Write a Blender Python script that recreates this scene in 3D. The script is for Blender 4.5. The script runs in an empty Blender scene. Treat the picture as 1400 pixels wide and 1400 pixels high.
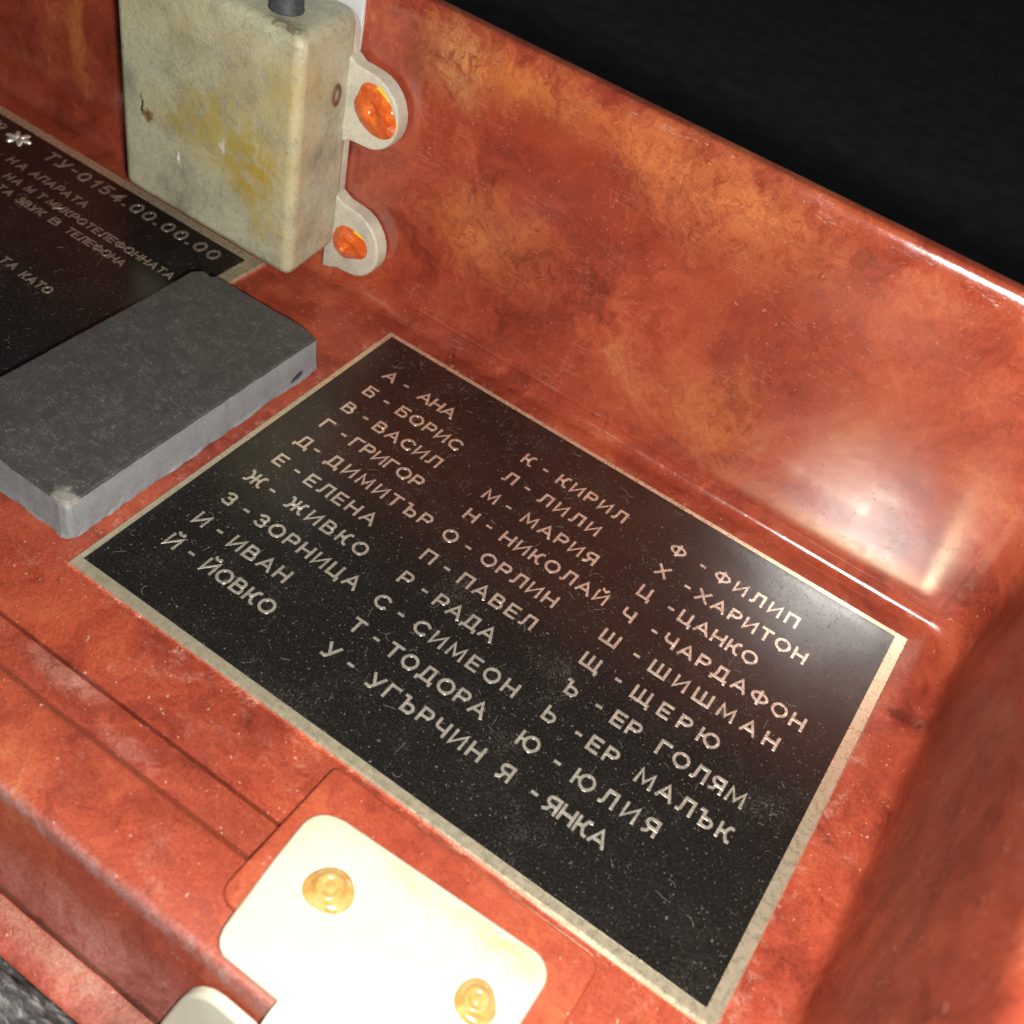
import bpy, bmesh, math, random
from mathutils import Vector, Matrix, noise as mnoise
S = 0.01                       # everything below is written in centimetres
scene = bpy.context.scene
COL = scene.collection
rnd = random.Random(7)

# ------------------------------------------------------------------ camera
cam_d = bpy.data.cameras.new('camera')
cam = bpy.data.objects.new('camera', cam_d); COL.objects.link(cam)
cam_d.sensor_fit = 'HORIZONTAL'; cam_d.sensor_width = 36.0
cam_d.lens = 36.0 * 1515.14 / 1400.0
cam_d.clip_start = 0.005; cam_d.clip_end = 20.0
RX = (0.8207, 0.5123, -0.2524); UPV = (-0.5349, 0.5384, -0.6512); BK = (-0.1979, 0.6689, 0.7163)
ROWS = [[0.821, 0.535, 0.198], [0.512, -0.538, -0.669], [-0.252, 0.651, -0.716]]
def _n(v): return Vector(v).normalized()
fwd = _n(ROWS[2]); xr_ = _n(ROWS[0]); xr_ = (xr_ - fwd * xr_.dot(fwd)).normalized()
up = xr_.cross(fwd).normalized()
m = Matrix((xr_, up, -fwd)).transposed().to_4x4()
m.translation = Vector((8.438, -13.558, 12.629)) * S
cam.matrix_world = m
cam_d.dof.use_dof = True; cam_d.dof.focus_distance = 0.172; cam_d.dof.aperture_fstop = 34.0
scene.camera = cam

# ------------------------------------------------------------------ light (a phone lamp beside the lens, dim room)
world = bpy.data.worlds.new('World'); scene.world = world; world.use_nodes = True
bg = world.node_tree.nodes['Background']
bg.inputs[0].default_value = (0.90, 0.95, 1.0, 1); bg.inputs[1].default_value = 0.028
lamp_d = bpy.data.lights.new('phone_lamp', 'POINT')
lamp_d.energy = 1.92; lamp_d.color = (1.0, 0.965, 0.905); lamp_d.shadow_soft_size = 0.0035
lamp = bpy.data.objects.new('phone_lamp', lamp_d); COL.objects.link(lamp)
lamp.location = Vector((9.25, -13.4, 12.0)) * S
vs = scene.view_settings
vs.view_transform = 'Standard'; vs.look = 'None'; vs.exposure = 0.0; vs.gamma = 1.0; vs.use_curve_mapping = False
scene.cycles.max_bounces = 7; scene.cycles.glossy_bounces = 4; scene.cycles.diffuse_bounces = 3
scene.cycles.adaptive_threshold = 0.02
scene.cycles.caustics_reflective = True; scene.cycles.blur_glossy = 0.0
scene.cycles.sample_clamp_indirect = 12.0
scene.cycles.use_denoising = True

# ------------------------------------------------------------------ node helper
class NB:
    def __init__(s, name):
        s.mat = bpy.data.materials.new(name); s.mat.use_nodes = True
        s.t = s.mat.node_tree; s.t.nodes.clear()
        s.out = s.t.nodes.new('ShaderNodeOutputMaterial')
        s.b = s.t.nodes.new('ShaderNodeBsdfPrincipled')
        s.t.links.new(s.b.outputs[0], s.out.inputs[0])
        tc = s.t.nodes.new('ShaderNodeTexCoord')
        mp = s.t.nodes.new('ShaderNodeMapping'); mp.inputs['Scale'].default_value = (100, 100, 100)
        s.t.links.new(tc.outputs['Object'], mp.inputs[0]); s.co = mp.outputs[0]
    def put(s, sock, v):
        if isinstance(v, bpy.types.NodeSocket): s.t.links.new(v, sock)
        elif v is not None:
            if isinstance(v, (tuple, list)) and len(v) == 3 and sock.type == 'RGBA': v = (*v, 1)
            sock.default_value = v
    def math(s, op, a, b=None, clamp=False):
        n = s.t.nodes.new('ShaderNodeMath'); n.operation = op; n.use_clamp = clamp
        s.put(n.inputs[0], a); s.put(n.inputs[1], b); return n.outputs[0]
    def vmath(s, op, a, b=None):
        n = s.t.nodes.new('ShaderNodeVectorMath'); n.operation = op
        s.put(n.inputs[0], a); s.put(n.inputs[1], b)
        return n.outputs['Value'] if op in ('LENGTH', 'DISTANCE') else n.outputs[0]
    def noise(s, scale, detail=4, rough=.55, dist=0, vec=None, color=False):
        n = s.t.nodes.new('ShaderNodeTexNoise'); n.inputs['Scale'].default_value = scale
        n.inputs['Detail'].default_value = detail; n.inputs['Roughness'].default_value = rough
        n.inputs['Distortion'].default_value = dist
        s.put(n.inputs['Vector'], vec or s.co); return n.outputs[1 if color else 0]
    def rng(s, v, a, b, c=0., d=1., smooth=True):
        n = s.t.nodes.new('ShaderNodeMapRange'); n.interpolation_type = 'SMOOTHSTEP' if smooth else 'LINEAR'
        s.put(n.inputs[0], v)
        for i, x in enumerate((a, b, c, d)): n.inputs[i + 1].default_value = x
        return n.outputs[0]
    def ramp(s, v, stops):
        n = s.t.nodes.new('ShaderNodeValToRGB'); e = n.color_ramp.elements
        while len(e) < len(stops): e.new(.5)
        for i, (p, c) in enumerate(stops): e[i].position = p; e[i].color = (*c, 1)
        s.put(n.inputs[0], v); return n.outputs[0]
    def mix(s, f, a, b, mode='MIX'):
        n = s.t.nodes.new('ShaderNodeMix'); n.data_type = 'RGBA'; n.blend_type = mode
        s.put(n.inputs[0], f); s.put(n.inputs[6], a); s.put(n.inputs[7], b); return n.outputs[2]
    def scaled(s, sc, rot=(0, 0, 0), vec=None):
        n = s.t.nodes.new('ShaderNodeMapping'); n.inputs['Scale'].default_value = sc
        n.inputs['Rotation'].default_value = rot
        s.put(n.inputs[0], vec or s.co); return n.outputs[0]
    def warp(s, scale, amt, vec=None, detail=4):
        c = s.noise(scale, detail, .6, 0, vec, True)
        c = s.vmath('SUBTRACT', c, (.5, .5, .5))
        c = s.vmath('MULTIPLY', c, (amt,) * 3)
        return s.vmath('ADD', vec or s.co, c)
    def blob(s, vec, c, r, soft=.6):
        d = s.vmath('SUBTRACT', vec, c)
        d = s.vmath('MULTIPLY', d, tuple(1. / x for x in r))
        return s.rng(s.vmath('LENGTH', d), 1 - soft, 1 + soft, 1, 0)
    def specks(s, scale, size, keep, vec=None):
        n = s.t.nodes.new('ShaderNodeTexVoronoi'); n.inputs['Scale'].default_value = scale
        s.put(n.inputs['Vector'], vec or s.co)
        sep = s.t.nodes.new('ShaderNodeSeparateColor'); s.t.links.new(n.outputs['Color'], sep.inputs[0])
        near = s.rng(n.outputs['Distance'], size * .5, size, 1, 0)
        pick = s.math('LESS_THAN', sep.outputs[0], keep)
        vary = s.rng(sep.outputs[1], 0, 1, .35, 1, False)
        return s.math('MULTIPLY', s.math('MULTIPLY', near, pick), vary)
    def bump(s, h, strength, dist_cm, prev=None):
        n = s.t.nodes.new('ShaderNodeBump'); n.inputs['Strength'].default_value = strength
        n.inputs['Distance'].default_value = dist_cm * S
        s.put(n.inputs['Height'], h)
        if prev: s.t.links.new(prev, n.inputs['Normal'])
        return n.outputs[0]
    def fin(s, color, rough, normal=None, metallic=0., spec=.5, coat=0., coat_rough=.1):
        s.put(s.b.inputs['Base Color'], color); s.put(s.b.inputs['Roughness'], rough)
        s.put(s.b.inputs['Metallic'], metallic); s.put(s.b.inputs['Specular IOR Level'], spec)
        s.b.inputs['Coat Weight'].default_value = coat; s.b.inputs['Coat Roughness'].default_value = coat_rough
        if normal: s.t.links.new(normal, s.b.inputs['Normal'])
        return s.mat

def bakelite(name, r0, grain, dusty, marks=(), tint=0.0, coat=0.0, tight=False, rim=None, scratch=False):
    """marbled red-brown moulded plastic"""
    b = NB(name)
    wv = b.warp(.5, 1.5, detail=5)
    wv = b.warp(1.9, .75, wv, 5)
    big = b.noise(.42, 9, .70, .9, wv)
    v = b.math('ADD', big, tint)
    c = b.ramp(v, [(.30, (.120, .019, .010)), (.43, (.245, .040, .021)), (.52, (.325, .058, .028)), (.61, (.385, .082, .037)), (.76, (.47, .160, .062))])
    fib = b.noise(3.6, 8, .78, 1.6, b.scaled((1, 1, .6), (0, .5, 0), wv))
    c = b.mix(.62, c, b.ramp(fib, [(.33, (.55, .46, .42)), (.46, (.95, .92, .92)), (.56, (1.05, 1.08, 1.08)), (.70, (1.3, 1.6, 1.6))]), 'MULTIPLY')
    mw = b.warp(1.6, .22, detail=5) if tight else wv
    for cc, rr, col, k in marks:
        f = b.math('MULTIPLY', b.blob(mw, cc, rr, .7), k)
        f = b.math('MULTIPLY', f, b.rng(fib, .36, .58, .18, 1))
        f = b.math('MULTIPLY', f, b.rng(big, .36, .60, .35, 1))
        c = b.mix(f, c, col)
    fine = b.noise(26, 4, .7)
    c = b.mix(grain, c, b.ramp(fine, [(.32, (.66, .6, .58)), (.5, (1, 1, 1)), (.7, (1.3, 1.35, 1.35))]), 'MULTIPLY')
    dst = b.math('MULTIPLY', b.rng(b.noise(1.1, 7, .78, .3), .54, .82), b.rng(b.noise(14, 4, .75), .40, .66))
    sp = b.math('MAXIMUM', b.specks(5, .13, .10, b.warp(11, .22)), b.specks(13, .24, .13, b.warp(24, .10)))
    if rim:
        (rx0, ry0, rx1, ry1), rw = rim
        sp3 = b.t.nodes.new('ShaderNodeSeparateXYZ'); b.t.links.new(b.warp(3, .12, detail=4), sp3.inputs[0])
        ax = b.math('SUBTRACT', b.math('ABSOLUTE', b.math('SUBTRACT', sp3.outputs[0], (rx0 + rx1) / 2)), (rx1 - rx0) / 2)
        ay = b.math('SUBTRACT', b.math('ABSOLUTE', b.math('SUBTRACT', sp3.outputs[1], (ry0 + ry1) / 2)), (ry1 - ry0) / 2)
        e = b.rng(b.math('MAXIMUM', ax, ay), 0, rw, 1, 0)
        e = b.math('MULTIPLY', e, b.rng(b.noise(5, 6, .8), .52, .70, 0, .8))
        dst = b.math('MAXIMUM', dst, b.math('MULTIPLY', e, b.rng(b.noise(22, 4, .75), .35, .6, .4, 1.3)))
    dm = b.math('MAXIMUM', b.math('MULTIPLY', dst, dusty), b.math('MULTIPLY', sp, min(1., .12 + dusty)))
    c = b.mix(dm, c, (.62, .43, .33))
    rg = b.math('ADD', b.rng(b.noise(1.3, 5, .6), .3, .75, r0 - .05, r0 + .09), b.math('MULTIPLY', dm, .35), True)
    if scratch:
        sc = b.noise(1.6, 5, .72, .5, b.scaled((.22, 1, 2.6), (0, .18, 0)))
        sc2 = b.noise(.9, 4, .6, 1.2, b.scaled((1.8, 1, .5), (0, -.7, 0)))
        ln = b.math('MAXIMUM', b.rng(b.math('ABSOLUTE', b.math('SUBTRACT', sc, .5)), 0, .006, 1, 0), b.rng(b.math('ABSOLUTE', b.math('SUBTRACT', sc2, .5)), 0, .0022, 1, 0))
        ln = b.math('MULTIPLY', ln, b.rng(b.noise(1.1, 5, .7), .46, .62))
        c = b.mix(b.math('MULTIPLY', ln, .22), c, (.62, .36, .24))
        rg = b.math('ADD', rg, b.math('MULTIPLY', ln, .25), True)
    n = b.bump(b.noise(2.2, 3, .5), .25, .03)
    if scratch: n = b.bump(ln, .35, .006, n)
    n = b.bump(fine, .35 * grain + .05, .010, n)
    n = b.bump(b.noise(60, 3, .6), .25 * grain + .03, .004, n)
    n = b.bump(sp, .5, .010, n)
    return b.fin(c, rg, n, spec=.65, coat=coat, coat_rough=.17)

WALLMARKS = [((4.9, 1.0, 4.75), (1.5, 2, .75), (.52, .20, .07), .66), ((3.5, 1.0, 5.0), (2.0, 2, .38), (.52, .17, .05), .66),
             ((.9, 1.0, 5.2), (1.3, 2, .35), (.55, .19, .05), .8), ((1.5, 1, 4.4), (1.3, 2, .7), (.20, .028, .012), .7),
             ((5.9, 1, 3.7), (1.3, 2, .9), (.19, .035, .016), .75), ((3.0, 1, 3.9), (1.1, 2, .5), (.22, .035, .014), .6),
             ((1.0, 1, 2.4), (1.0, 2, .7), (.50, .17, .045), .7), ((6.0, 1, 1.5), (.7, 2, .9), (.48, .17, .045), .55),
             ((-.2, 1, 4.9), (.5, 2, .6), (.60, .30, .12), .7), ((-8.4, 1, 2.0), (.25, 2, 1.0), (.52, .20, .05), .7),
             ((7.6, 1, 2.6), (1.6, 2, .8), (.27, .055, .024), .5)]
M = {}
M['wall'] = bakelite('bakelite_polished', .15, .36, .16, WALLMARKS, .0, 1.0, scratch=True)
M['side'] = bakelite('bakelite_side', .34, .5, .75, (), -.02)  # raised dust amount also paints in the pale haze of this wall
M['floor'] = bakelite('bakelite_dusty', .33, .75, .62, (), -.02, rim=((-.11, -7.235, 10.205, .11), .32))
M['edge'] = bakelite('bakelite_worn_shaded', .42, .85, .6, [((3, -8.93, -.07), (40, .07, .13), (.13, .028, .012), .9), ((1.2, -8.5, -.07), (.55, .14, .2), (.55, .34, .28), .6), ((2.6, -8.75, -.07), (.4, .12, .2), (.52, .30, .25), .4), ((3, -10.06, -.10), (40, .085, .11), (.30, .19, .18), .95), ((4.4, -10.5, -1.35), (2.6, .5, .55), (.50, .24, .22), .85), ((3, -10.6, -1.80), (40, .2, .12), (.33, .22, .15), .7)], .0, tight=True)  # line along the step is shade painted dark; other marks are wear and dust
M['boss'] = bakelite('bakelite_orange', .33, .7, .5, (), .05)

def plate_black(smudges_glints=()):
    b = NB('black_enamel')
    fine = b.noise(34, 4, .75)
    c = b.ramp(fine, [(.38, (.0045, .004, .0036)), (.55, (.012, .0105, .009)), (.68, (.045, .039, .033)), (.80, (.14, .125, .10))])
    sp = b.math('MAXIMUM', b.specks(10, .17, .22, b.warp(22, .12)), b.specks(22, .26, .20, b.warp(40, .05)))
    dust = b.math('MULTIPLY', b.rng(b.noise(.9, 6, .7), .52, .8), b.rng(b.noise(17, 4, .75), .45, .68))
    dust = b.math('MULTIPLY', dust, .9)
    wv = b.warp(6, .25)
    for cc, rr, kk in smudges_glints: dust = b.math('MAXIMUM', dust, b.math('MULTIPLY', b.math('MULTIPLY', b.blob(wv, cc, rr, .8), b.rng(fine, .35, .6)), kk))  # smudges and painted glints join the dust mask
    scr = b.noise(2.6, 6, .75, 1.5, b.scaled((1, 2.5, 1), (0, 0, .5)))
    scr = b.math('MULTIPLY', b.rng(b.math('ABSOLUTE', b.math('SUBTRACT', scr, .5)), 0, .006, 1, 0), b.rng(b.noise(1.2, 3, .6), .5, .62))
    dust = b.math('MAXIMUM', dust, b.math('MULTIPLY', scr, .6))
    k = b.math('MAXIMUM', b.math('MULTIPLY', sp, .38), b.math('MULTIPLY', dust, .34))
    c = b.mix(k, c, (.32, .30, .25))
    n = b.bump(fine, .42, .005)
    n = b.bump(b.noise(9, 4, .6), .10, .010, n)
    n = b.bump(sp, .6, .008, n)
    return b.fin(c, b.math('ADD', .19, b.math('MULTIPLY', k, .4)), n, spec=.8, coat=.4, coat_rough=.18)
M['black'] = plate_black([((x + .11, y + 7.235, .07), (r, r * .8, .3), k) for x, y, r, k in
    ((6.06, -5.42, .13, 1.6), (.72, -4.99, .12, 1.5), (2.44, -1.95, .10, 1.5), (1.70, -3.23, .14, 1.1), (5.68, -5.74, .12, 1.), (3.72, -5.22, .25, .7), (8.2, -1.74, .10, 1.2), (6.9, -6.3, .3, .6), (4.2, -6.5, .4, .5))])  # pale dust smudges; the glints among them are painted into the colour

def metal(name, base, rough, metallic=.85):
    b = NB(name)
    st = b.noise(9, 5, .7)
    c = b.mix(.4, base, b.ramp(st, [(.3, (.55, .5, .42)), (.5, (1, 1, 1)), (.7, (1.12, 1.1, 1.05))]), 'MULTIPLY')
    sp = b.specks(8, .2, .2, b.warp(20, .1))
    c = b.mix(b.math('MULTIPLY', sp, .4), c, (.8, .74, .5))
    n = b.bump(b.noise(26, 3, .6), .10, .003)
    n = b.bump(b.noise(5, 3, .6), .12, .012, n)
    return b.fin(c, b.rng(st, .3, .7, rough - .06, rough + .1), n, metallic)
M['border'] = metal('aged_brass', (.86, .77, .55), .29, .78)
M['letter'] = metal('etched_metal', (.88, .82, .69), .27, .78)

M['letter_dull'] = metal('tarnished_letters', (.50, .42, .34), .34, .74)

def paint(name, base, grime, stains, spots, rough=.42, bumpk=.5, scratch=()):
    b = NB(name)
    wv = b.warp(1.8, .7, detail=5)
    g = b.noise(1.1, 6, .68)
    c = b.mix(1., base, b.ramp(g, [(.3, (1 - grime, 1 - grime, 1 - .9 * grime)), (.55, (1, 1, 1)), (.75, (1.06, 1.06, 1.03))]), 'MULTIPLY')
    mid = b.noise(2.6, 5, .7, .8)
    g2 = b.noise(13, 6, .82, .6)
    c = b.mix(grime * 1.2, c, b.ramp(g2, [(.34, (.36, .33, .27)), (.47, (.98, .98, .96)), (.66, (1.22, 1.2, 1.12))]), 'MULTIPLY')
    for cc, rr, col, k in stains:
        f = b.math('MULTIPLY', b.blob(wv, cc, rr, .75), k)
        f = b.math('MULTIPLY', b.math('MULTIPLY', f, b.rng(g2, .3, .6, .5, 1)), b.rng(mid, .36, .56, .25, 1))
        c = b.mix(f, c, col)
    wf = b.warp(9, .22, detail=4)
    for cc, rr, col, k in spots:
        c = b.mix(b.math('MULTIPLY', b.blob(wf, cc, rr, .6), k), c, col)
    sp = b.specks(4, .1, .14, b.warp(10, .2))
    c = b.mix(b.math('MULTIPLY', sp, grime * 2.4, True), c, (.16, .10, .05))
    n = b.bump(b.noise(20, 5, .7), bumpk, .012)
    n = b.bump(b.noise(3, 4, .6), bumpk * .6, .03, n)
    return b.fin(c, b.rng(g2, .3, .7, rough, rough + .18), n)
RUST = (.16, .06, .015)

def rubber(name, c0, c1, rough, scr):
    b = NB(name)
    st = b.noise(1.6, 7, .75, .4)
    st2 = b.noise(3.2, 3, .6, 1.8, b.scaled((.8, 2.2, 1), (0, 0, .25)))
    st3 = b.noise(7, 2, .5, 2.2, b.scaled((2.2, .8, 1), (0, 0, .5)))
    fine = b.noise(45, 4, .7)
    c = b.mix(b.rng(st, .32, .7), c0, c1)
    line = b.math('MAXIMUM', b.rng(b.math('ABSOLUTE', b.math('SUBTRACT', st2, .5)), 0., .016, 1, 0), b.rng(b.math('ABSOLUTE', b.math('SUBTRACT', st3, .52)), 0., .018, .8, 0))
    line = b.math('MULTIPLY', line, b.rng(b.noise(5, 6, .8), .45, .60))
    c = b.mix(b.math('MULTIPLY', line, scr), c, (.22, .215, .20))
    c = b.mix(.55, c, b.ramp(fine, [(.33, (.6, .6, .6)), (.5, (1, 1, 1)), (.7, (1.5, 1.5, 1.5))]), 'MULTIPLY')
    wv = b.warp(5, .35)
    c = b.mix(b.math('MULTIPLY', b.blob(wv, (1.22, -2.55, .66), (.18, .15, .09), .6), .5), c, (.46, .44, .38))
    c = b.mix(b.math('MULTIPLY', b.specks(6, .1, .2, b.warp(9, .2)), .5), c, (.03, .03, .03))
    n = b.bump(fine, .35, .006); n = b.bump(line, .35 * scr, .01, n); n = b.bump(st, .25, .04, n)
    return b.fin(c, rough, n, spec=.35)

def plain(name, c, rough, bumpk=.3, var=.25, scale=18, metallic=0., spec=.5, coat=0.):
    b = NB(name)
    g = b.noise(scale, 5, .7)
    lo = tuple(1 - var for _ in range(3)); hi = tuple(1 + var for _ in range(3))
    cc = b.mix(1., c, b.ramp(g, [(.3, lo), (.7, hi)]), 'MULTIPLY')
    n = b.bump(g, bumpk, .012)
    return b.fin(cc, b.rng(g, .3, .7, rough - .05, rough + .08), n, metallic, spec, coat)

# ------------------------------------------------------------------ object helpers
def link(name, me, mat, parent=None, loc=None, smooth=False, bevel=0., sub=0):
    o = bpy.data.objects.new(name, me); COL.objects.link(o)
    for mm in (mat if isinstance(mat, (list, tuple)) else [mat]): me.materials.append(mm)
    if parent: o.parent = parent
    if loc is not None: o.location = Vector(loc) * S
    if smooth:
        for p in me.polygons: p.use_smooth = True
    if bevel:
        md = o.modifiers.new('bevel', 'BEVEL'); md.width = bevel * S; md.segments = 3; md.limit_method = 'ANGLE'; md.angle_limit = .6
        for p in me.polygons: p.use_smooth = True
        md.harden_normals = True
    return o
def mesh(name, vs, fs):
    me = bpy.data.meshes.new(name); me.from_pydata([tuple(c * S for c in v) for v in vs], [], fs)
    bm = bmesh.new(); bm.from_mesh(me); bmesh.ops.recalc_face_normals(bm, faces=bm.faces); bm.to_mesh(me); bm.free()
    return me
def empty(name, loc, label, cat, group=None):
    o = bpy.data.objects.new(name, None); COL.objects.link(o); o.location = Vector(loc) * S
    o.empty_display_size = .005; tag(o, label, cat, group); return o
def tag(o, label, cat, group=None, kind=None):
    o['label'] = label; o['category'] = cat
    if group: o['group'] = group
    if kind: o['kind'] = kind
    return o
def prism(pts, z0, z1, f=None):
    """closed outline (a,b) between two levels; f maps (a,b,level) to xyz"""
    f = f or (lambda a, b, z: (a, b, z)); n = len(pts)
    vs = [f(a, b, z0) for a, b in pts] + [f(a, b, z1) for a, b in pts]
    fs = [tuple(range(n)), tuple(range(n, 2 * n))] + [(i, (i + 1) % n, n + (i + 1) % n, n + i) for i in range(n)]
    return vs, fs
def rrect(x0, y0, x1, y1, r, seg=6):
    """rounded outline; r = radii for corners (x1,y1),(x0,y1),(x0,y0),(x1,y0)"""
    out = []
    for (cx, cy, sx, sy, a0), rr in zip(((x1, y1, -1, -1, 0), (x0, y1, 1, -1, 90), (x0, y0, 1, 1, 180), (x1, y0, -1, 1, 270)), r):
        if rr <= 0: out.append((cx, cy)); continue
        for k in range(seg + 1):
            a = math.radians(a0 + 90 * k / seg)
            out.append((cx + sx * rr + rr * math.cos(a), cy + sy * rr + rr * math.sin(a)))
    return out
def rough_outline(pts, step, amp, seed):
    out = []; n = len(pts)
    for i in range(n):
        a = Vector(pts[i]); b = Vector(pts[(i + 1) % n]); L = (b - a).length; k = max(1, int(L / step))
        d = (b - a).normalized() if L else Vector((0, 0)); nn = Vector((-d.y, d.x))
        for j in range(k):
            p = a + (b - a) * (j / k)
            w = mnoise.noise(Vector((p.x * 3.1 + seed, p.y * 3.1, 0))) + .6 * mnoise.noise(Vector((p.x * 9 + seed, p.y * 9, 4)))
            out.append(tuple(p + nn * amp * w))
    return out

# ------------------------------------------------------------------ the bakelite case
case = empty('telephone_case', (0, 0, 0), 'marbled red-brown bakelite case with a high polished wall and dusty floor', 'case')
YB, XR, RC, RF, ZF = .722, 11.0, .62, .23, -.07
prof = []
for k in range(9):
    a = math.radians(-90 + 90 * k / 8); prof.append((-RF + RF * math.cos(a), ZF + RF + RF * math.sin(a)))
prof += [(.003, .165), (.005, .178), (-.013, .186), (-.020, .208), (-.012, .232), (.010, .258), (.018, .29)]
for k in range(1, 11): prof.append((.02 + .10 * (k / 10) ** 2 - .042 * math.sin(math.pi * k / 10), .29 + (5.04 - .29) * k / 10))
for k in range(1, 13):
    a = math.radians(178 - 88 * k / 12); prof.append((.27 + .15 * math.cos(a), 5.04 + .48 * math.sin(a)))
prof += [(.40, 5.52)]
for k in range(1, 6):
    a = math.radians(90 - 90 * k / 5); prof.append((.40 + .11 * math.cos(a), 5.41 + .11 * math.sin(a)))
prof += [(.64, 3.0), (.72, -3.0)]
path = []                                    # (x, y, nx, ny)
for k in range(57): path.append((-15 + (XR - RC + 15) * k / 56, YB, 0, 1))
for k in range(1, 13):
    a = math.radians(90 - 90 * k / 12); path.append((XR - RC + RC * math.cos(a), YB - RC + RC * math.sin(a), math.cos(a), math.sin(a)))
for k in range(1, 25): path.append((XR, (YB - RC) + (-10.6 - YB + RC) * k / 24, 1, 0))
P = len(prof)
def wall_part(name, pth, mat):
    vs_, fs_ = [], []
    for (x, y, nx, ny) in pth:
        for d, z in prof:
            if .16 < z < .27 and d < .02: d0 = .003 + (z - .165) / .125 * .015; d = d0 + (d - d0) * max(0, ny) ** 3 * min(1, max(0, (x + 1.2) / 4)) * min(1, max(0, (10.4 - x) / .8))
            vs_.append((x + nx * d, y + ny * d, z))
    for i in range(len(pth) - 1):
        for j in range(P - 1): fs_.append((i * P + j, (i + 1) * P + j, (i + 1) * P + j + 1, i * P + j + 1))
    return link(name, mesh(name, vs_, fs_), mat, case, smooth=True)
wall_part('back_wall', path[:57], M['wall'])
wall_part('side_wall', path[56:], M['side'])
YF = -8.345
inner = [(x - nx * RF, y - ny * RF) for x, y, nx, ny in path if y - ny * RF > YF]
fl = [(x, y, ZF) for x, y in inner] + [(XR - RF, YF, ZF), (-15, YF, ZF)]
link('floor_panel', mesh('floor_panel', fl, [tuple(range(len(fl)))]), M['floor'], case)
front = [(YF, ZF), (YF - .006, -.30), (YF - .036, -.30), (YF - .045, -.085), (YF - .06, -.072), (-8.86, -.125), (-8.875, -.122), (-8.975, -.01), (-8.99, -.004), (-9.97, -.004),
         (-10.01, -.012), (-10.045, -.035), (-10.07, -.08), (-10.085, -.15), (-10.46, -1.66), (-10.468, -1.72), (-10.475, -2.0), (-10.52, -2.0), (-10.53, -1.77), (-10.62, -1.74),
         (-10.97, -1.74), (-11.01, -1.75), (-11.035, -1.775), (-11.03, -1.82), (-10.8, -2.1), (-10.7, -3.4)]
vs_, fs_ = [], []
NX = 60
for i in range(NX + 1):
    x = -15 + (XR - RF + 15) * i / NX
    for j, (y, z) in enumerate(front):
        w = .012 * mnoise.noise(Vector((x * 1.7, j * .8, 2))) if 9 < j < 20 else 0
        vs_.append((x, y + w, z))
Q = len(front)
for i in range(NX):
    for j in range(Q - 1): fs_.append((i * Q + j, (i + 1) * Q + j, (i + 1) * Q + j + 1, i * Q + j + 1))
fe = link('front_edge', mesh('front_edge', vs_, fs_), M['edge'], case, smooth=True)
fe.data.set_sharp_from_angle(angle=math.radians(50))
bo = rrect(4.74, -9.52, 8.74, -7.40, (.22, .10, .22, .22))
v, f = prism(bo, -.35, .12)
link('hinge_boss', mesh('hinge_boss', v, f), M['boss'], case, bevel=.05)

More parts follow.
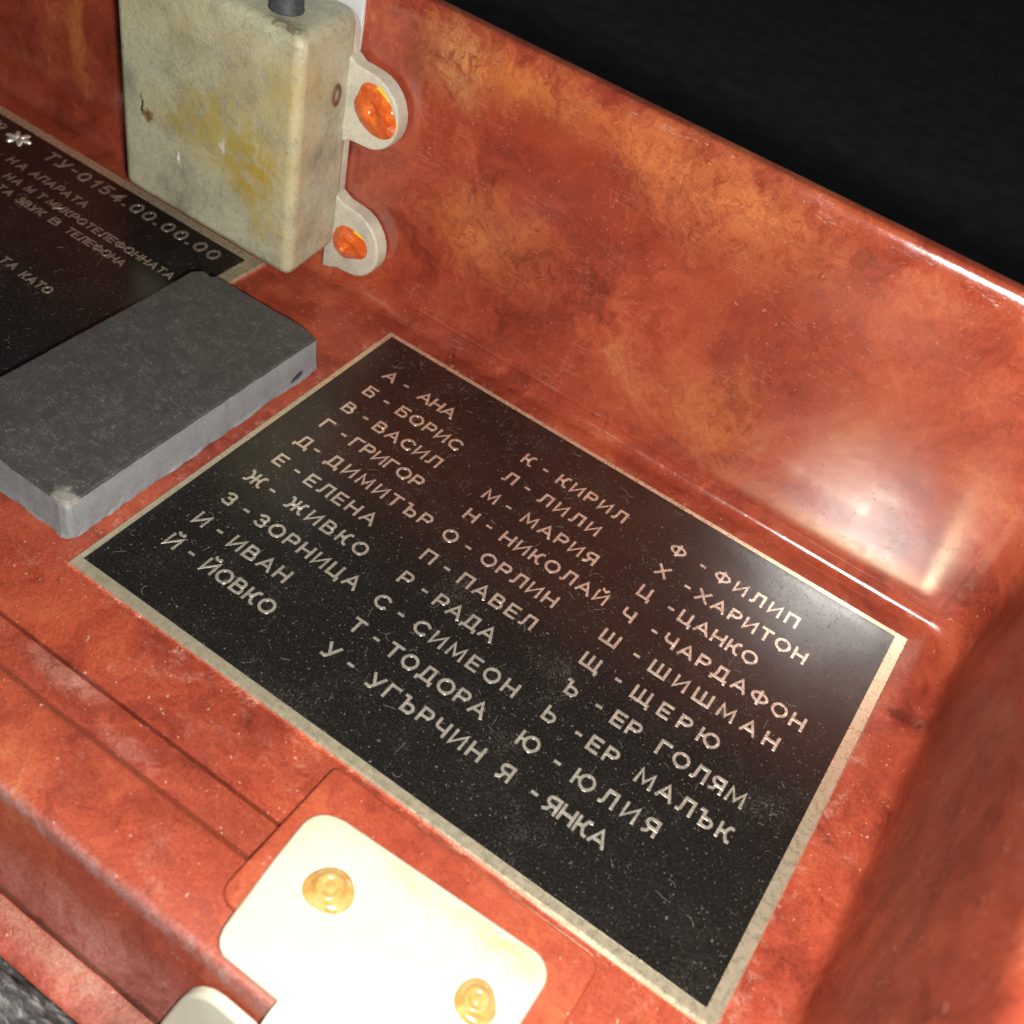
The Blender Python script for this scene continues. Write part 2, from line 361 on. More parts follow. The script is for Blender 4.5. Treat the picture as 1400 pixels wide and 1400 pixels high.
# ------------------------------------------------------------------ lettering
def arc(cx, cy, rx, ry, a0, a1, n=12):
    return [(cx + rx * math.cos(math.radians(a0 + (a1 - a0) * k / n)), cy + ry * math.sin(math.radians(a0 + (a1 - a0) * k / n))) for k in range(n + 1)]
def karms(x, s=1):
    return [[(x, .5), (x + s * .30, .5)], [(x + s * .27, .5), (x + s * .42, .60), (x + s * .50, .86), (x + s * .58, .98), (x + s * .72, 1)],
            [(x + s * .27, .5), (x + s * .42, .40), (x + s * .52, .12), (x + s * .60, .02), (x + s * .74, 0)]]
OO = lambda cx, rx=.47: arc(cx, .5, rx, .5, 0, 360, 26)
G = {
 'А': (.90, [[(0, 0), (.45, 1), (.90, 0)], [(.14, .31), (.76, .31)]]),
 'Б': (.76, [[(.70, 1), (0, 1), (0, 0), (.44, 0)] + arc(.46, .29, .29, .29, -80, 90, 9) + [(0, .58)]]),
 'В': (.76, [[(0, .54), (.40, .54)] + arc(.46, .27, .29, .27, 90, -90, 9) + [(0, 0), (0, 1), (.36, 1)] + arc(.40, .77, .24, .23, 90, -90, 9)]),
 'Г': (.64, [[(0, 0), (0, 1), (.64, 1)]]),
 'Д': (.98, [[(.0, -.20), (.0, 0), (.98, 0), (.98, -.20)], [(.14, 0), (.24, .25), (.27, 1), (.80, 1), (.80, 0)]]),
 'Е': (.66, [[(.66, 1), (0, 1), (0, 0), (.66, 0)], [(0, .5), (.58, .5)]]),
 'Ж': (1.30, [[(.65, 0), (.65, 1)]] + karms(.65, .86) + karms(.65, -.86)),
 'З': (.70, [[(.02, .86)] + arc(.35, .76, .29, .24, 140, -80, 12) + [(.26, .53)], [(.26, .53)] + arc(.35, .27, .34, .27, 80, -150, 12)]),
 'И': (.76, [[(0, 1), (0, 0), (.76, 1), (.76, 0)]]),
 'Й': (.76, [[(0, 1), (0, 0), (.76, 1), (.76, 0)], arc(.38, 1.34, .20, .15, 190, 350, 8)]),
 'К': (.74, [[(0, 0), (0, 1)]] + karms(0)),
 'Л': (.84, [[(0, .02), (.12, .03), (.20, .14), (.25, 1), (.84, 1), (.84, 0)]]),
 'М': (.98, [[(0, 0), (.07, 1), (.49, .16), (.91, 1), (.98, 0)]]),
 'Н': (.78, [[(0, 0), (0, 1)], [(.78, 0), (.78, 1)], [(0, .5), (.78, .5)]]),
 'О': (.94, [OO(.47)]),
 'П': (.76, [[(0, 0), (0, 1), (.76, 1), (.76, 0)]]),
 'Р': (.70, [[(0, 0), (0, 1), (.38, 1)] + arc(.41, .72, .29, .28, 90, -90, 10) + [(0, .44)]]),
 'С': (.84, [arc(.47, .5, .47, .5, 42, 318, 20)]),
 'Т': (.76, [[(0, 1), (.76, 1)], [(.38, 0), (.38, 1)]]),
 'У': (.80, [[(.02, 1), (.40, .36)], [(.80, 1), (.44, .22), (.34, .06), (.22, 0), (.02, 0)]]),
 'Ф': (1.04, [arc(.52, .53, .52, .36, 0, 360, 26), [(.52, -.05), (.52, 1.08)]]),
 'Х': (.80, [[(0, 0), (.80, 1)], [(0, 1), (.80, 0)]]),
 'Ц': (.86, [[(0, 1), (0, 0), (.86, 0), (.86, -.24)], [(.72, 1), (.72, 0)]]),
 'Ч': (.72, [[(0, 1), (0, .62)] + arc(.20, .58, .20, .20, 190, 270, 6) + [(.72, .38)], [(.72, 0), (.72, 1)]]),
 'Ш': (1.10, [[(0, 1), (0, 0), (1.10, 0), (1.10, 1)], [(.55, 0), (.55, 1)]]),
 'Щ': (1.20, [[(0, 1), (0, 0), (1.20, 0), (1.20, -.24)], [(.53, 0), (.53, 1)], [(1.06, 0), (1.06, 1)]]),
 'Ъ': (.88, [[(0, 1), (.24, 1), (.24, 0), (.58, 0)] + arc(.60, .29, .28, .29, -80, 90, 9) + [(.24, .58)]]),
 'Ь': (.70, [[(0, 1), (0, 0), (.42, 0)] + arc(.42, .29, .28, .29, -80, 90, 9) + [(0, .58)]]),
 'Ю': (1.24, [[(0, 0), (0, 1)], [(0, .5), (.34, .5)], arc(.80, .5, .45, .5, 0, 360, 26)]),
 'Я': (.72, [[(.72, 0), (.72, 1), (.34, 1)] + arc(.31, .72, .29, .28, 90, 270, 10) + [(.72, .44)], [(.36, .44), (.22, .10), (.0, 0)]]),
 '0': (.74, [arc(.37, .5, .37, .5, 0, 360, 24)]),
 '1': (.46, [[(.05, .72), (.40, 1), (.40, 0)]]),
 '5': (.70, [[(.66, 1), (.12, 1), (.06, .55), (.34, .60)] + arc(.36, .30, .32, .30, 80, -150, 10)]),
 '4': (.74, [[(.56, 0), (.56, 1), (0, .28), (.74, .28)]]),
 '.': (.10, [[(.0, .04), (.12, .04)]]),
 '-': (.36, [[(0, .48), (.36, .48)]]),
 '№': (1.3, [[(0, 0), (0, 1), (.6, 0), (.6, 1)], arc(1.0, .65, .22, .25, 0, 360, 16), [(.8, .15), (1.2, .15)]]),
 ' ': (.60, []),
}
_stag = [0]
def stroke(pts, w, vs, fs, z0, z1):
    closed = len(pts) > 6 and (Vector(pts[0]) - Vector(pts[-1])).length < 1e-4
    p = [Vector(q) for q in (pts[:-1] if closed else pts)]
    q = [p[0]]
    for a in p[1:]:
        if (a - q[-1]).length > 1e-5: q.append(a)
    p = q; n = len(p); L, R = [], []
    for i in range(n):
        a = p[i - 1] if (i or closed) else None; c = p[(i + 1) % n] if (i < n - 1 or closed) else None
        d0 = (p[i] - a).normalized() if a is not None else None
        d1 = (c - p[i]).normalized() if c is not None else None
        d0 = d0 or d1; d1 = d1 or d0
        n0 = Vector((-d0.y, d0.x)); n1 = Vector((-d1.y, d1.x)); mt = (n0 + n1)
        mt = mt.normalized() if mt.length > 1e-6 else n0
        k = min(1.9, 1 / max(.05, mt.dot(n0)))
        o = mt * (w / 2 * k)
        base = p[i]
        if a is None: base = base - d1 * w * .42
        if c is None: base = base + d0 * w * .42
        L.append(base + o); R.append(base - o)
    _stag[0] = (_stag[0] + 1) % 5
    z1 = z1 + .0005 * _stag[0]; b = len(vs)
    for i, (l, r) in enumerate(zip(L, R)): zz = z1 + .00012 * i; vs += [(l.x, l.y, zz), (r.x, r.y, zz), (l.x, l.y, z0), (r.x, r.y, z0)]
    seg = n if closed else n - 1
    for i in range(seg):
        A = b + 4 * i; B = b + 4 * ((i + 1) % n)
        fs += [(A, A + 1, B + 1, B), (A, B, B + 2, A + 2), (A + 1, A + 3, B + 3, B + 1)]
    if not closed:
        for A in (b, b + 4 * (n - 1)): fs.append((A, A + 2, A + 3, A + 1))
def write(text, x0, x1, yc, h, w, vs, fs, z0=.0025, z1=.006, ratio=1.0):
    """letters centred on yc, first edge at x0 and last edge at x1"""
    hc = h - w; nat = [G[c][0] * hc * ratio for c in text]
    x0 += w / 2; x1 -= w / 2
    gap = (x1 - x0 - sum(nat)) / max(1, len(text) - 1) if len(text) > 1 else 0
    sc = 1.0
    if gap < w * 1.5:
        sc = (x1 - x0 - w * 1.5 * (len(text) - 1)) / sum(nat); gap = w * 1.5
    x = x0
    for c, nw in zip(text, nat):
        dy = rnd.uniform(-.004, .004)
        for st in G[c][1]:
            stroke([(x + px * hc * ratio * sc, yc + dy + (py - .5) * hc) for px, py in st], w, vs, fs, z0, z1)
        x += nw * sc + gap
def single(c, xc, yc, h, w, vs, fs):
    hw = G[c][0] * (h - w) / 2
    write(c, xc - hw - w / 2, xc + hw + w / 2, yc, h, w, vs, fs)
def plate_border(outer, inn, z, zb):
    """metal plate with a raised frame face: outer/inn = (x0,y0,x1,y1)"""
    x0, y0, x1, y1 = outer
    c = .022
    vs = [(x0, y0, zb), (x1, y0, zb), (x1, y1, zb), (x0, y1, zb), (x0, y0, z - c), (x1, y0, z - c), (x1, y1, z - c), (x0, y1, z - c),
          (x0 + c, y0 + c, z), (x1 - c, y0 + c, z), (x1 - c, y1 - c, z), (x0 + c, y1 - c, z)]
    fs = [(0, 1, 2, 3), (8, 9, 10, 11)]
    for i in range(4):
        j = (i + 1) % 4; fs += [(i, j, 4 + j, 4 + i), (4 + i, 4 + j, 8 + j, 8 + i)]
    return mesh('frame', vs, fs)
def sheet(x0, y0, x1, y1, z, h=.002):
    v, f = prism([(x0, y0), (x1, y0), (x1, y1), (x0, y1)], z - h, z); return mesh('panel', v, f)

# alphabet plate (origin at its lower left corner on the floor)
OX, OY = -.11, -7.235
HH = 7.068
ap = empty('alphabet_plate', (OX, OY, ZF), 'black name plate with a pale metal border listing three columns of Cyrillic letters and names', 'sign plate')
AT = (-OX, -OY, -ZF)
link('metal_frame', plate_border((-.11, -7.235, 10.205, .11), None, 0, ZF + .001), M['border'], ap, AT)
pn = link('black_panel', sheet(0, -HH, 10, 0, .002, .0015), M['black'], ap, AT)
cols = [(.66, 1.00, [('А', 'АНА', 1.29, 2.03), ('Б', 'БОРИС', 1.25, 2.56), ('В', 'ВАСИЛ', 1.21, 2.53), ('Г', 'ГРИГОР', 1.18, 2.59), ('Д', 'ДИМИТЪР', 1.15, 3.18),
                     ('Е', 'ЕЛЕНА', 1.20, 2.54), ('Ж', 'ЖИВКО', 1.30, 2.83), ('З', 'ЗОРНИЦА', 1.20, 3.13), ('И', 'ИВАН', 1.23, 2.30), ('Й', 'ЙОВКО', 1.25, 2.53)]),
        (3.56, 3.90, [('К', 'КИРИЛ', 4.15, 5.48), ('Л', 'ЛИЛИ', 4.14, 5.28), ('М', 'МАРИЯ', 4.18, 5.56), ('Н', 'НИКОЛАЙ', 4.15, 6.08), ('О', 'ОРЛИН', 4.15, 5.51),
                      ('П', 'ПАВЕЛ', 4.14, 5.48), ('Р', 'РАДА', 4.10, 5.16), ('С', 'СИМЕОН', 4.15, 5.91), ('Т', 'ТОДОРА', 4.10, 5.77), ('У', 'УГЪРЧИН', 4.22, 6.10)]),
        (6.47, 6.93, [('Ф', 'ФИЛИП', 7.15, 8.64), ('Х', 'ХАРИТОН', 7.10, 9.01), ('Ц', 'ЦАНКО', 7.08, 8.42), ('Ч', 'ЧАРДАФОН', 7.10, 9.45), ('Ш', 'ШИШМАН', 7.17, 9.26),
                      ('Щ', 'ЩЕРЮ', 7.18, 8.58), ('Ъ', 'ЕР ГОЛЯМ', 7.16, 9.25), ('Ь', 'ЕР МАЛЪК', 7.10, 9.32), ('Ю', 'ЮЛИЯ', 7.20, 8.49), ('Я', 'ЯНКА', 7.10, 8.04)])]
LH, LW = .266, .043
for xc, xd, rows in cols:
    for i, (c, wd, a, b_) in enumerate(rows):
        y = -.885 - .5715 * i
        v, f = [], []
        single(c, xc, y, LH, LW, v, f)
        d = xd - (.08 if c == 'Д' else 0)
        write('-', d - .055, d + .055, y, LH, LW, v, f)
        write(wd, a, b_, y, LH, LW, v, f)
        me = mesh('text_line', v, f)
        link('text_line', me, M['letter'], ap, AT)

# data plate on the left
DX0, DX1 = -12.2, -2.97
dp = empty('data_plate', (DX0, -6.9, ZF), 'black plate with small metal lettering and a number, partly under the grey rubber block', 'sign plate')
DT = (-DX0, 6.9, -ZF)
link('metal_frame', plate_border((DX0, -6.9, DX1, -.02), None, 0, ZF + .001), M['border'], dp, DT)
link('black_panel', sheet(DX0 + .2, -6.7, DX1 - .28, -.25, .002, .0015), M['black'], dp, DT)
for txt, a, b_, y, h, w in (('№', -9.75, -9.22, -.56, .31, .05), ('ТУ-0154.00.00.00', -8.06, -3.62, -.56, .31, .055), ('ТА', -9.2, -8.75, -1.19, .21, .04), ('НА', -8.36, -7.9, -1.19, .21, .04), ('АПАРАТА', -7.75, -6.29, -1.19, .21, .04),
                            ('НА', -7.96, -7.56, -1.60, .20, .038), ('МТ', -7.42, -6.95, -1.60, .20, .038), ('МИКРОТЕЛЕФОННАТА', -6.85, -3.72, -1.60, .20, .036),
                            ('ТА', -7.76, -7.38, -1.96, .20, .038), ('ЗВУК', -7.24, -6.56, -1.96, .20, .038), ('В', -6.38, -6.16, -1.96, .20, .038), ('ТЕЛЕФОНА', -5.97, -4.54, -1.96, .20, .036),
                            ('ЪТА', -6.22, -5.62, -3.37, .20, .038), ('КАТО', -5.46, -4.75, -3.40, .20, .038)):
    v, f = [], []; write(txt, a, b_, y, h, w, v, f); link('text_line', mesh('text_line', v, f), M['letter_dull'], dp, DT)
v, f = [], []
for k in range(6):
    a = k * math.pi / 3 + .3; cx, cy = -8.80 + .17 * math.cos(a), -.60 + .13 * math.sin(a); b0 = len(v); n = 14
    for lev, (rs, z) in enumerate(((1, .003), (.85, .03), (.45, .048))):
        for j in range(n):
            t = 2 * math.pi * j / n; px, py = .12 * rs * math.cos(t), .055 * rs * math.sin(t)
            v.append((cx + px * math.cos(a) - py * math.sin(a), cy + px * math.sin(a) + py * math.cos(a), z + k * .0004))
    for lev in range(2):
        for j in range(n): f.append((b0 + lev * n + j, b0 + lev * n + (j + 1) % n, b0 + (lev + 1) * n + (j + 1) % n, b0 + (lev + 1) * n + j))
    f.append(tuple(b0 + 2 * n + j for j in range(n)))
M['bright'] = metal('polished_metal', (.92, .88, .78), .30, .7)
link('flower_emblem', mesh('flower_emblem', v, f), M['bright'], dp, DT, smooth=True)

# ------------------------------------------------------------------ rubber block
PX, PY, PZ = -1.75, -4.25, ZF
pad = empty('rubber_block', (PX, PY, PZ), 'worn grey rubber block with a darker scratched top between the two black plates', 'rubber pad')
M['foam'] = rubber('rubber_side', (.175, .195, .205), (.225, .245, .255), .75, .15)
M['skin'] = rubber('rubber_top', (.044, .043, .041), (.060, .058, .055), .5, .9)
ol = [(1.34, -2.60), (1.34, 2.62), (1.05, 2.70), (-.95, 2.66), (-1.02, 2.58), (-1.20, 2.62), (-1.33, 2.45), (-1.30, 1.2), (-1.33, -2.64), (1.18, -2.69), (1.28, -2.66)]
o1 = rough_outline(ol, .11, .006, 3.3)
def loop_solid(name, loops):
    n = len(loops[0]); vs = [p for lp in loops for p in lp]
    fs = [tuple(range(n)), tuple(range((len(loops) - 1) * n, len(loops) * n))]
    for k in range(len(loops) - 1):
        for i in range(n): fs.append((k * n + i, k * n + (i + 1) % n, (k + 1) * n + (i + 1) % n, (k + 1) * n + i))
    return mesh(name, vs, fs)
def jit(lst, sc, z, amp, seed):
    return [(x * sc + amp * mnoise.noise(Vector((x * 5, y * 5, seed))), y * (1 + (sc - 1) * .5) + amp * mnoise.noise(Vector((y * 5, x * 5, seed + 3))), z) for x, y in lst]
link('foam_body', loop_solid('foam_body', [jit(o1, 1.016, .006, .035, 1), jit(o1, 1.008, .06, .02, 2), jit(o1, 1.0, .2, .008, 5), jit(o1, .992, .45, .008, 5), jit(o1, .985, .655, .012, 5)]), M['foam'], pad, smooth=False)
link('top_skin', loop_solid('top_skin', [jit(o1, .987, .657, .012, 5), jit(o1, .985, .675, .012, 5), jit(o1, .965, .692, .015, 6)]), M['skin'], pad)
# thin dark patch on the long side
v, f = prism(arc(0, 0, .15, .055, 0, 360, 16)[:-1], 0, .012, lambda a, b, z: (1.338 + z, 2.12 + a, .14 + b + a * .25))
link('dark_spot', mesh('dark_spot', v, f), plain('spot_dark', (.03, .035, .04), .8), pad)

# ------------------------------------------------------------------ cream metal box on the wall
BX, BY, BZ = -3.6, .70, .72
box = empty('switch_box', (BX, BY, BZ), 'cream painted metal box with yellow stains and two lugs screwed to the wall', 'metal box')
L = lambda x, y, z: (x - BX, y - BY, z - BZ)
def LL(x, y, z): return tuple(a - b for a, b in zip((x, y, z), (BX, BY, BZ)))
st = [(LL(-3.05, -1, 2.9), (1.05, .9, .75), (.43, .32, .05), .85), (LL(-2.45, -1, 2.45), (.42, .9, .65), (.42, .27, .02), .9), (LL(-4.1, -1, 2.75), (.6, .9, .30), (.42, .32, .06), .7), (LL(-2.0, -1, 4.0), (.4, .9, .5), (.42, .32, .08), .6), (LL(-3.2, -1, 4.4), (2.4, .9, .5), (.44, .37, .16), .5), (LL(-1.7, -1, 3.0), (.25, .5, 2.4), (.50, .38, .18), .5), (LL(-2.2, -1, 1.6), (.35, .6, .3), (.45, .32, .05), .6)]
sp = [(LL(-4.83, -1, 2.45), (.14, .4, .09), RUST, .9), (LL(-4.95, -1, 2.6), (.035, .4, .16), (.05, .03, .015), .9), (LL(-1.42, -.9, 1.9), (.10, .25, .12), RUST, .85), (LL(-1.52, -.9, .95), (.08, .25, .08), RUST, .8), (LL(-1.35, -.85, 5.05), (.12, .2, .05), (.05, .025, .01), .9),
      (LL(-1.45, -.8, 4.9), (.04, .2, .05), (.04, .02, .01), .9), (LL(-1.5, -.85, 3.6), (.045, .2, .09), (.08, .04, .015), .8), (LL(-1.45, -.85, 4.4), (.04, .15, .05), (.10, .05, .02), .8), (LL(-1.47, -.85, 2.6), (.04, .15, .1), (.12, .06, .02), .8), (LL(-2.1, -.9, 5.08), (.35, .2, .03), (.12, .07, .03), .7),
      (LL(-4.13, -1, 1.97), (.035, .3, .10), (.95, .9, .8), 1.), (LL(-3.15, -1, 2.65), (.05, .3, .13), (.62, .60, .52), .9)]
M['cream'] = paint('cream_paint', (.455, .445, .315), .48, st, sp, .28, 1.)
M['cream_lug'] = paint('cream_paint_lug', (.53, .50, .41), .34, (), (), .38, .7)
# hollow-cast body: side faces taper slightly towards the wall
def box_body():
    bm = bmesh.new()
    x0, x1, z0, z1, yf, yb = -5.5, -1.63, .80, 5.08, -1.0, .62
    pts = [(x0, yf, z0), (x1, yf, z0), (x1, yf, z1), (x0, yf, z1), (x0 - .04, yb, z0 - .03), (x1 - .20, yb, z0 - .03), (x1 - .20, yb, z1 - .02), (x0 - .04, yb, z1 - .02)]
    vs = [bm.verts.new([c * S for c in L(*p)]) for p in pts]
    for q in ((0, 1, 2, 3), (4, 5, 6, 7), (0, 1, 5, 4), (1, 2, 6, 5), (2, 3, 7, 6), (3, 0, 4, 7)): bm.faces.new([vs[i] for i in q])
    bmesh.ops.recalc_face_normals(bm, faces=bm.faces)
    me = bpy.data.meshes.new('body'); bm.to_mesh(me); bm.free(); return me
link('body', box_body(), M['cream'], box, bevel=.20)
# mounting flange behind the body
v, f = prism(rrect(-5.62, .70, -1.84, 4.98, (.3, .3, .3, .3)), .45, .712, lambda a, b, z: L(a, z, b))
link('flange', mesh('flange', v, f), M['cream_lug'], box, bevel=.06)
def lug(zc, hh, xe, nm):
    o = [(-2.0, zc + hh + .16), (-1.80, zc + hh + .10), (-1.66, zc + hh + .02)] + arc(xe - hh * .95, zc, hh * .95, hh, 88, -88, 12) + [(-1.66, zc - hh - .02), (-1.80, zc - hh - .09), (-2.0, zc - hh - .14)]
    v, f = prism(o, .40, .708, lambda a, b, z: L(a, z, b))
    lg = link('lug', mesh('lug', v, f), M['cream_lug'], box, bevel=.045)
    return lg
def seal_mesh(pts, xc, zc, y0, ring):
    """lacquer poured round a screw head: flat pool with a raised lumpy middle"""
    n = 40; m_ = 9; v, f = [], []
    for j in range(m_):
        t = j / (m_ - 1); rr = 1 - t * .999
        for i in range(n):
            a = 2 * math.pi * i / n
            R = pts(a)
            x, z = xc + R * rr * math.cos(a), zc + R * rr * math.sin(a)
            h = .05 * min(1, t * 5) + .07 * math.exp(-((rr - .48) / .16) ** 2) * ring - .05 * math.exp(-(rr / .25) ** 2) + .045 * mnoise.noise(Vector((x * 6, z * 6, 1))) * min(1, t * 4)
            v.append(L(x, y0 - h, z))
    for j in range(m_ - 1):
        for i in range(n): f.append((j * n + i, j * n + (i + 1) % n, (j + 1) * n + (i + 1) % n, (j + 1) * n + i))
    f.append(tuple((m_ - 1) * n + i for i in range(n)))
    return mesh('seal', v, f)
def lacquer():
    b = NB('orange_lacquer'); g = b.noise(5, 5, .65, .6)
    c = b.ramp(g, [(.3, (.46, .055, .010)), (.5, (.60, .105, .018)), (.7, (.70, .20, .035))])
    return b.fin(c, .12, b.bump(b.noise(6, 3, .6), .6, .05), coat=.5)
M['lacquer'] = lacquer(); M['yellow'] = plain('yellow_lacquer', (.72, .46, .02), .3, .2, .2, 8)
lg1 = lug(3.63, .64, -.74, 'a'); lg2 = lug(1.07, .66, -.80, 'b')
r1 = lambda a: .30 + .13 * math.sin(a) ** 2 * (1 if math.sin(a) > 0 else .35) + .06 * math.cos(2 * a + .6) + .05 * math.cos(a + 2.2) - .05 * math.exp(-((a - 2.75) / .35) ** 2)
r2 = lambda a: .29 + .035 * math.cos(2 * a - .7) + .02 * math.cos(3 * a)
for (lg, xc, zc, rf, ring) in ((lg1, -1.18, 3.70, lambda a: 1.24 * r1(a), .5), (lg2, -1.43, 1.05, lambda a: 1.22 * r2(a), 1.)):
    y0 = .402
    ym = seal_mesh(lambda a, rf=rf: rf(a) * (1.005 + .085 * max(0, math.cos(a - .95))), xc, zc, y0 + .012, 0.)
    link('lacquer_rim', ym, M['yellow'], lg, smooth=True)
    link('seal', seal_mesh(rf, xc, zc, y0 - .006, ring), M['lacquer'], lg, smooth=True)
# little rivet ring on the side face
v, f = [], []
n, k_ = 24, 8
for i in range(n):
    a = 2 * math.pi * i / n
    for j in range(k_):
        t = 2 * math.pi * j / k_; r = .15 + .045 * math.cos(t)
        v.append(L(-1.735 - .07 * r * math.cos(a) + .02 * math.sin(t), .06 + r * .62 * math.cos(a), 3.85 + r * math.sin(a)))
for i in range(n):
    for j in range(k_): f.append((i * k_ + j, ((i + 1) % n) * k_ + j, ((i + 1) % n) * k_ + (j + 1) % k_, i * k_ + (j + 1) % k_))
link('rivet_ring', mesh('rivet_ring', v, f), plain('brown_ring', (.16, .06, .04), .5), box, smooth=True)
# push-button shaft on top
v, f = [], []
n = 28; profc = [(.26, 5.06), (.275, 5.09), (.262, 5.13), (.255, 5.6), (.255, 6.4), (.22, 6.46)]
for r, z in profc:
    for i in range(n):
        a = 2 * math.pi * i / n; v.append(L(-2.45 + r * math.cos(a), -.42 + r * math.sin(a), z))
for j in range(len(profc) - 1):
    for i in range(n): f.append((j * n + i, j * n + (i + 1) % n, (j + 1) * n + (i + 1) % n, (j + 1) * n + i))
f.append(tuple((len(profc) - 1) * n + i for i in range(n)))
link('push_button', mesh('push_button', v, f), plain('grey_plastic', (.045, .048, .055), .5, .4, .5, 10), box, smooth=True)
# white plate between box and wall, rising above the box
wp = prism(rrect(-5.2, 3.4, -1.90, 7.2, (.1, .1, .1, .1)), .755, .835, lambda a, b, z: (a + 3.5, z - .80, b - 3.4))
bp = link('backing_plate', mesh('backing_plate', *wp), paint('white_paint_plate', (.60, .62, .63), .10, (), (), .5, .3), None, (-3.5, .80, 3.4), bevel=.02)
tag(bp, 'white painted plate standing up behind the cream metal box', 'plate')

# ------------------------------------------------------------------ white hinge at the front edge
HX, HY = 6.6, -8.9
hg = empty('hinge', (HX, HY, .07), 'white painted metal hinge with two yellow lacquered screws at the front edge', 'hinge')
H = lambda x, y, z: (x - HX, y - HY, z - .07)
hs = [(H(6.5, -8.00, .2), (1.6, .10, .4), (.42, .34, .20), .6), (H(4.98, -8.9, .2), (.08, 1.0, .4), (.36, .30, .20), .6), (H(5.2, -8.1, .2), (.35, .2, .4), (.50, .42, .26), .6), (H(5.3, -8.4, .2), (.5, .5, .4), (.62, .54, .36), .35), (H(7.2, -8.1, .2), (1.1, .18, .4), (.60, .50, .28), .5), (H(7.7, -8.1, .2), (.35, .16, .4), (.62, .40, .08), .6)]
M['white'] = paint('white_paint', (.55, .525, .42), .12, hs, (), .38, .22)
leaf = [(8.33, -9.99), (8.33, -8.12)] + arc(8.03, -8.12, .30, .30, 0, 90, 6)[1:] + [(5.32, -7.96 + .03)] + arc(5.28, -8.28, .33, .33, 90, 180, 6)[1:] + [(4.98, -8.8), (5.06, -9.62), (5.085, -9.78), (5.13, -9.89), (5.20, -9.96), (5.30, -9.995), (6.06, -10.0)]
v, f = prism([(a, b) for a, b in leaf], .078, .19, lambda a, b, z: H(a, b, z))
link('leaf', mesh('leaf', v, f), M['white'], hg, bevel=.05)
# curl over the edge
n = 14; kn = []
for i in range(n + 1):
    a = math.radians(90 + 175 * i / n); kn.append((-9.99 + .42 * math.cos(a) * 1.0, -.17 + .355 * math.sin(a)))
kn += [(-10.36, -1.4), (-10.40, -2.6)]
v, f = [], []
for x in (6.08, 8.31):
    for y, z in kn: v.append(H(x, y, z))
    for y, z in kn: v.append(H(x, y + (.10 if z < .1 else .0), z - (.10 if z > -.05 else 0)))
q = len(kn)
for i in range(q - 1):
    f += [(i, i + 1, 2 * q + i + 1, 2 * q + i), (q + i, q + i + 1, 3 * q + i + 1, 3 * q + i), (i, i + 1, q + i + 1, q + i), (2 * q + i, 2 * q + i + 1, 3 * q + i + 1, 3 * q + i)]
f += [(0, q, 3 * q, 2 * q), (q - 1, 2 * q - 1, 4 * q - 1, 3 * q - 1)]
link('knuckle', mesh('knuckle', v, f), M['white'], hg)
low = [(6.0, -.33), (5.5, -.31), (5.34, -.34), (5.20, -.43), (5.09, -.58), (5.01, -.80), (4.95, -1.05), (4.88, -1.35), (4.72, -2.2), (4.62, -3.2), (6.0, -3.2)]
v, f = prism(low, 0, .16, lambda a, b, z: H(a, -10.14 + (b + .34) * .242 - z - .01, b))
link('lower_leaf', mesh('lower_leaf', v, f), M['white'], hg, bevel=.05)
def lacq_screw(x, y, r):
    v, f = [], []; n = 36
    pr = [(1, 0), (.93, .03), (.80, .045), (.66, .06), (.58, .105), (.48, .125), (.36, .11), (.30, .095), (.2, .115), (.01, .12)]
    for rr, z in pr:
        for i in range(n):
            a = 2 * math.pi * i / n
            w = 1 + (.06 * math.cos(2 * a + x) + .04 * math.cos(3 * a + 1)) * (rr > .7)
            v.append(H(x + r * rr * w * math.cos(a), y + r * rr * w * math.sin(a), .188 + z * (r / .30)))
    for j in range(len(pr) - 1):
        for i in range(n): f.append((j * n + i, j * n + (i + 1) % n, (j + 1) * n + (i + 1) % n, (j + 1) * n + i))
    f.append(tuple((len(pr) - 1) * n + i for i in range(n)))
    b = mesh('screw_head', v, f); return b
def ylac():
    b = NB('amber_lacquer'); g = b.noise(6, 5, .65, .5)
    c = b.ramp(g, [(.3, (.44, .20, .05)), (.5, (.50, .30, .09)), (.7, (.55, .40, .17))])
    return b.fin(c, .2, b.bump(g, .25, .02), coat=.4)
M['amber'] = ylac()
for (x, y, r) in ((5.73, -8.73, .29), (7.80, -8.73, .25)):
    link('screw_head', lacq_screw(x, y, r), M['amber'], hg, smooth=True)

# ------------------------------------------------------------------ black strap in the lower left corner
v, f = [], []
nu, nv_ = 110, 40
for i in range(nu + 1):
    x = -4 + 11 * i / nu
    for j in range(nv_ + 1):
        t = j / nv_; y = -11.0 - 2.6 * t
        z = -1.90 - .55 * t + .20 * math.sin(t * 3) + .16 * math.exp(-((t - .09) / .06) ** 2) + .10 * math.exp(-((t - .22 - .02 * math.sin(x * 2)) / .035) ** 2)
        z += .10 * mnoise.noise(Vector((x * .9, y * 3.5, 5))) + .05 * mnoise.noise(Vector((x * 3, y * 9, 8)))
        v.append((x - 2, y + 12.2, z + 2.6))
for i in range(nu):
    for j in range(nv_): f.append((i * (nv_ + 1) + j, (i + 1) * (nv_ + 1) + j, (i + 1) * (nv_ + 1) + j + 1, i * (nv_ + 1) + j + 1))
def strapmat():
    b = NB('black_leather')
    g = b.noise(7, 6, .72, .5, b.scaled((.5, 1.3, 1)))
    c = b.ramp(g, [(.35, (.012, .011, .011)), (.52, (.06, .057, .055)), (.68, (.30, .28, .27))])  # palest tones paint highlights onto the leather folds
    n = b.bump(g, .8, .05); n = b.bump(b.noise(40, 4, .7), .5, .01, n)
    return b.fin(c, .42, n)
sm = mesh('strap', v, f)
so = link('leather_strap', sm, strapmat(), None, (2, -12.2, -2.6), smooth=True)
md = so.modifiers.new('thick', 'SOLIDIFY'); md.thickness = .002; md.offset = -1
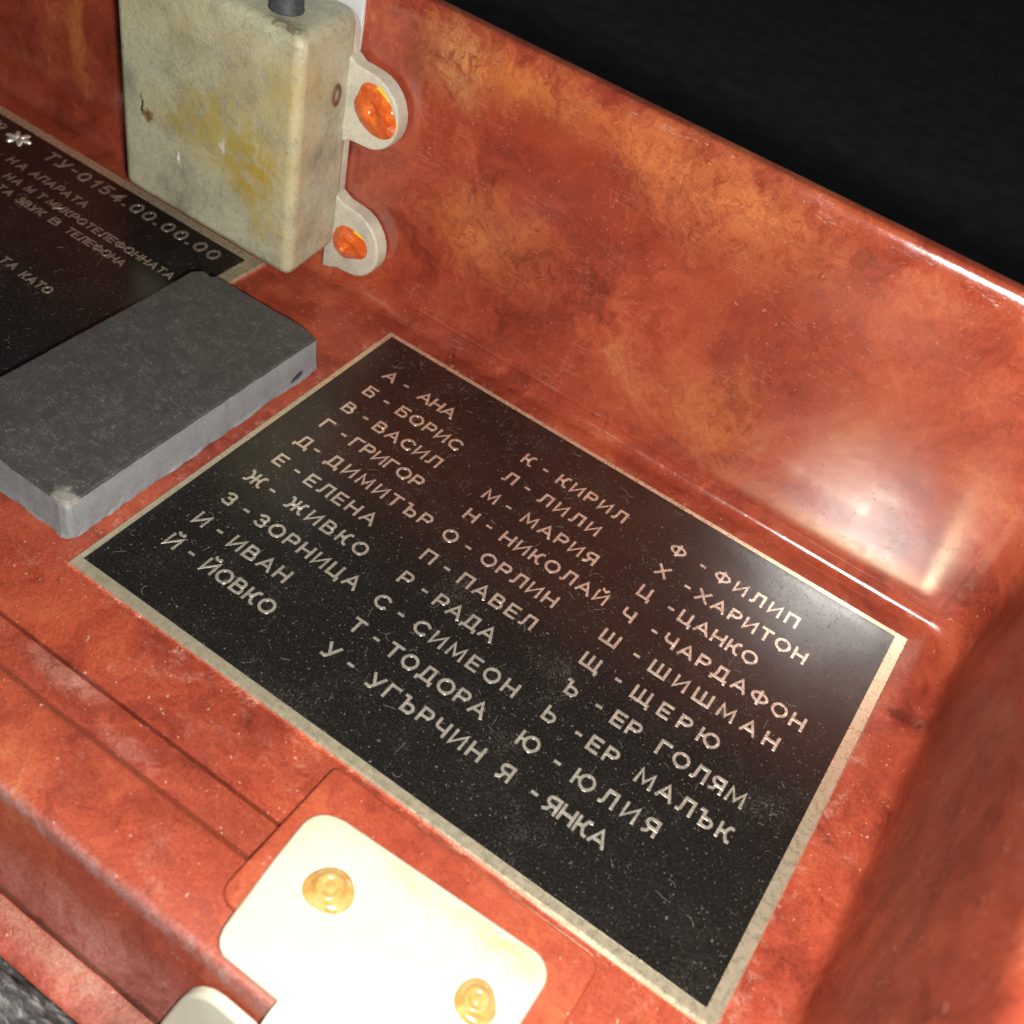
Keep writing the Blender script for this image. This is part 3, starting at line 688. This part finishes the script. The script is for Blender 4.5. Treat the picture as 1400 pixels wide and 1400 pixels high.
tag(so, 'crumpled black leather strap lying below the front edge', 'strap')

# ------------------------------------------------------------------ dark grey table below the case, lowered to place the rim shadow
v, f = [], []
nb = 40
for i in range(nb + 1):
    for k in range(nb + 1):
        x, y = -200 + 400 * i / nb, -80 + 480 * k / nb
        v.append((x, y, -16 + .25 * mnoise.noise(Vector((x * .05, y * .05, 1)))))
for i in range(nb):
    for k in range(nb): f.append((i * (nb + 1) + k, (i + 1) * (nb + 1) + k, (i + 1) * (nb + 1) + k + 1, i * (nb + 1) + k + 1))
def tablemat():
    b = NB('dark_table')
    g = b.noise(.8, 6, .7)
    c = b.ramp(g, [(.3, (.10, .10, .094)), (.7, (.20, .20, .185))])
    c = b.mix(.7, c, b.ramp(b.noise(14, 4, .7), [(.3, (.6, .6, .6)), (.7, (1.4, 1.4, 1.4))]), 'MULTIPLY')
    return b.fin(c, .9, b.bump(b.noise(18, 4, .7), .6, .05), spec=.2)
cl = link('table_surface', mesh('table_surface', v, f), tablemat(), None, (0, 0, 0), smooth=True)
cl['kind'] = 'structure'; cl['label'] = 'dark grey table surface below the case'

# ------------------------------------------------------------------ lint and dust caught on the plates
def lint(name, label, x0, x1, y0, y1, count, seed, z, loc):
    r_ = random.Random(seed); v, f = [], []
    for _ in range(count):
        x, y = r_.uniform(x0, x1), r_.uniform(y0, y1); a = r_.uniform(0, 6.28); L_ = r_.choice((.06, .09, .14, .22)); bend = r_.gauss(0, 3.2); rad = r_.uniform(.0011, .0026)
        pts = []; n = 7
        for i in range(n):
            pts.append(Vector((x, y, z + .004 + .012 * math.sin(math.pi * i / (n - 1)) * r_.random())))
            a += bend * L_ / n * r_.uniform(.3, 1.7) * 2; x += L_ / n * math.cos(a); y += L_ / n * math.sin(a)
        b0 = len(v)
        for i, p in enumerate(pts):
            d = (pts[min(i + 1, n - 1)] - pts[max(i - 1, 0)]).normalized(); s = Vector((-d.y, d.x, 0)) * rad; u = Vector((0, 0, rad))
            v += [tuple(p + s - Vector(loc)), tuple(p + u - Vector(loc)), tuple(p - s - Vector(loc)), tuple(p - u - Vector(loc))]
        for i in range(n - 1):
            for j in range(4): f.append((b0 + 4 * i + j, b0 + 4 * i + (j + 1) % 4, b0 + 4 * (i + 1) + (j + 1) % 4, b0 + 4 * (i + 1) + j))
    o = link(name, mesh(name, v, f), M['lint'], None, loc)
    tag(o, label, 'lint', None, 'stuff'); return o
M['lint'] = plain('lint_fibre', (.20, .185, .155), .8)
lint('lint', 'pale lint and dust on the alphabet plate', .1, 9.9, -6.95, -.1, 260, 5, .004, (5, -3.5, .004))
lint('lint', 'pale lint and dust on the plate left of the rubber block', -11, -3.3, -6.2, -.4, 130, 9, .004, (-7, -3.5, .004))
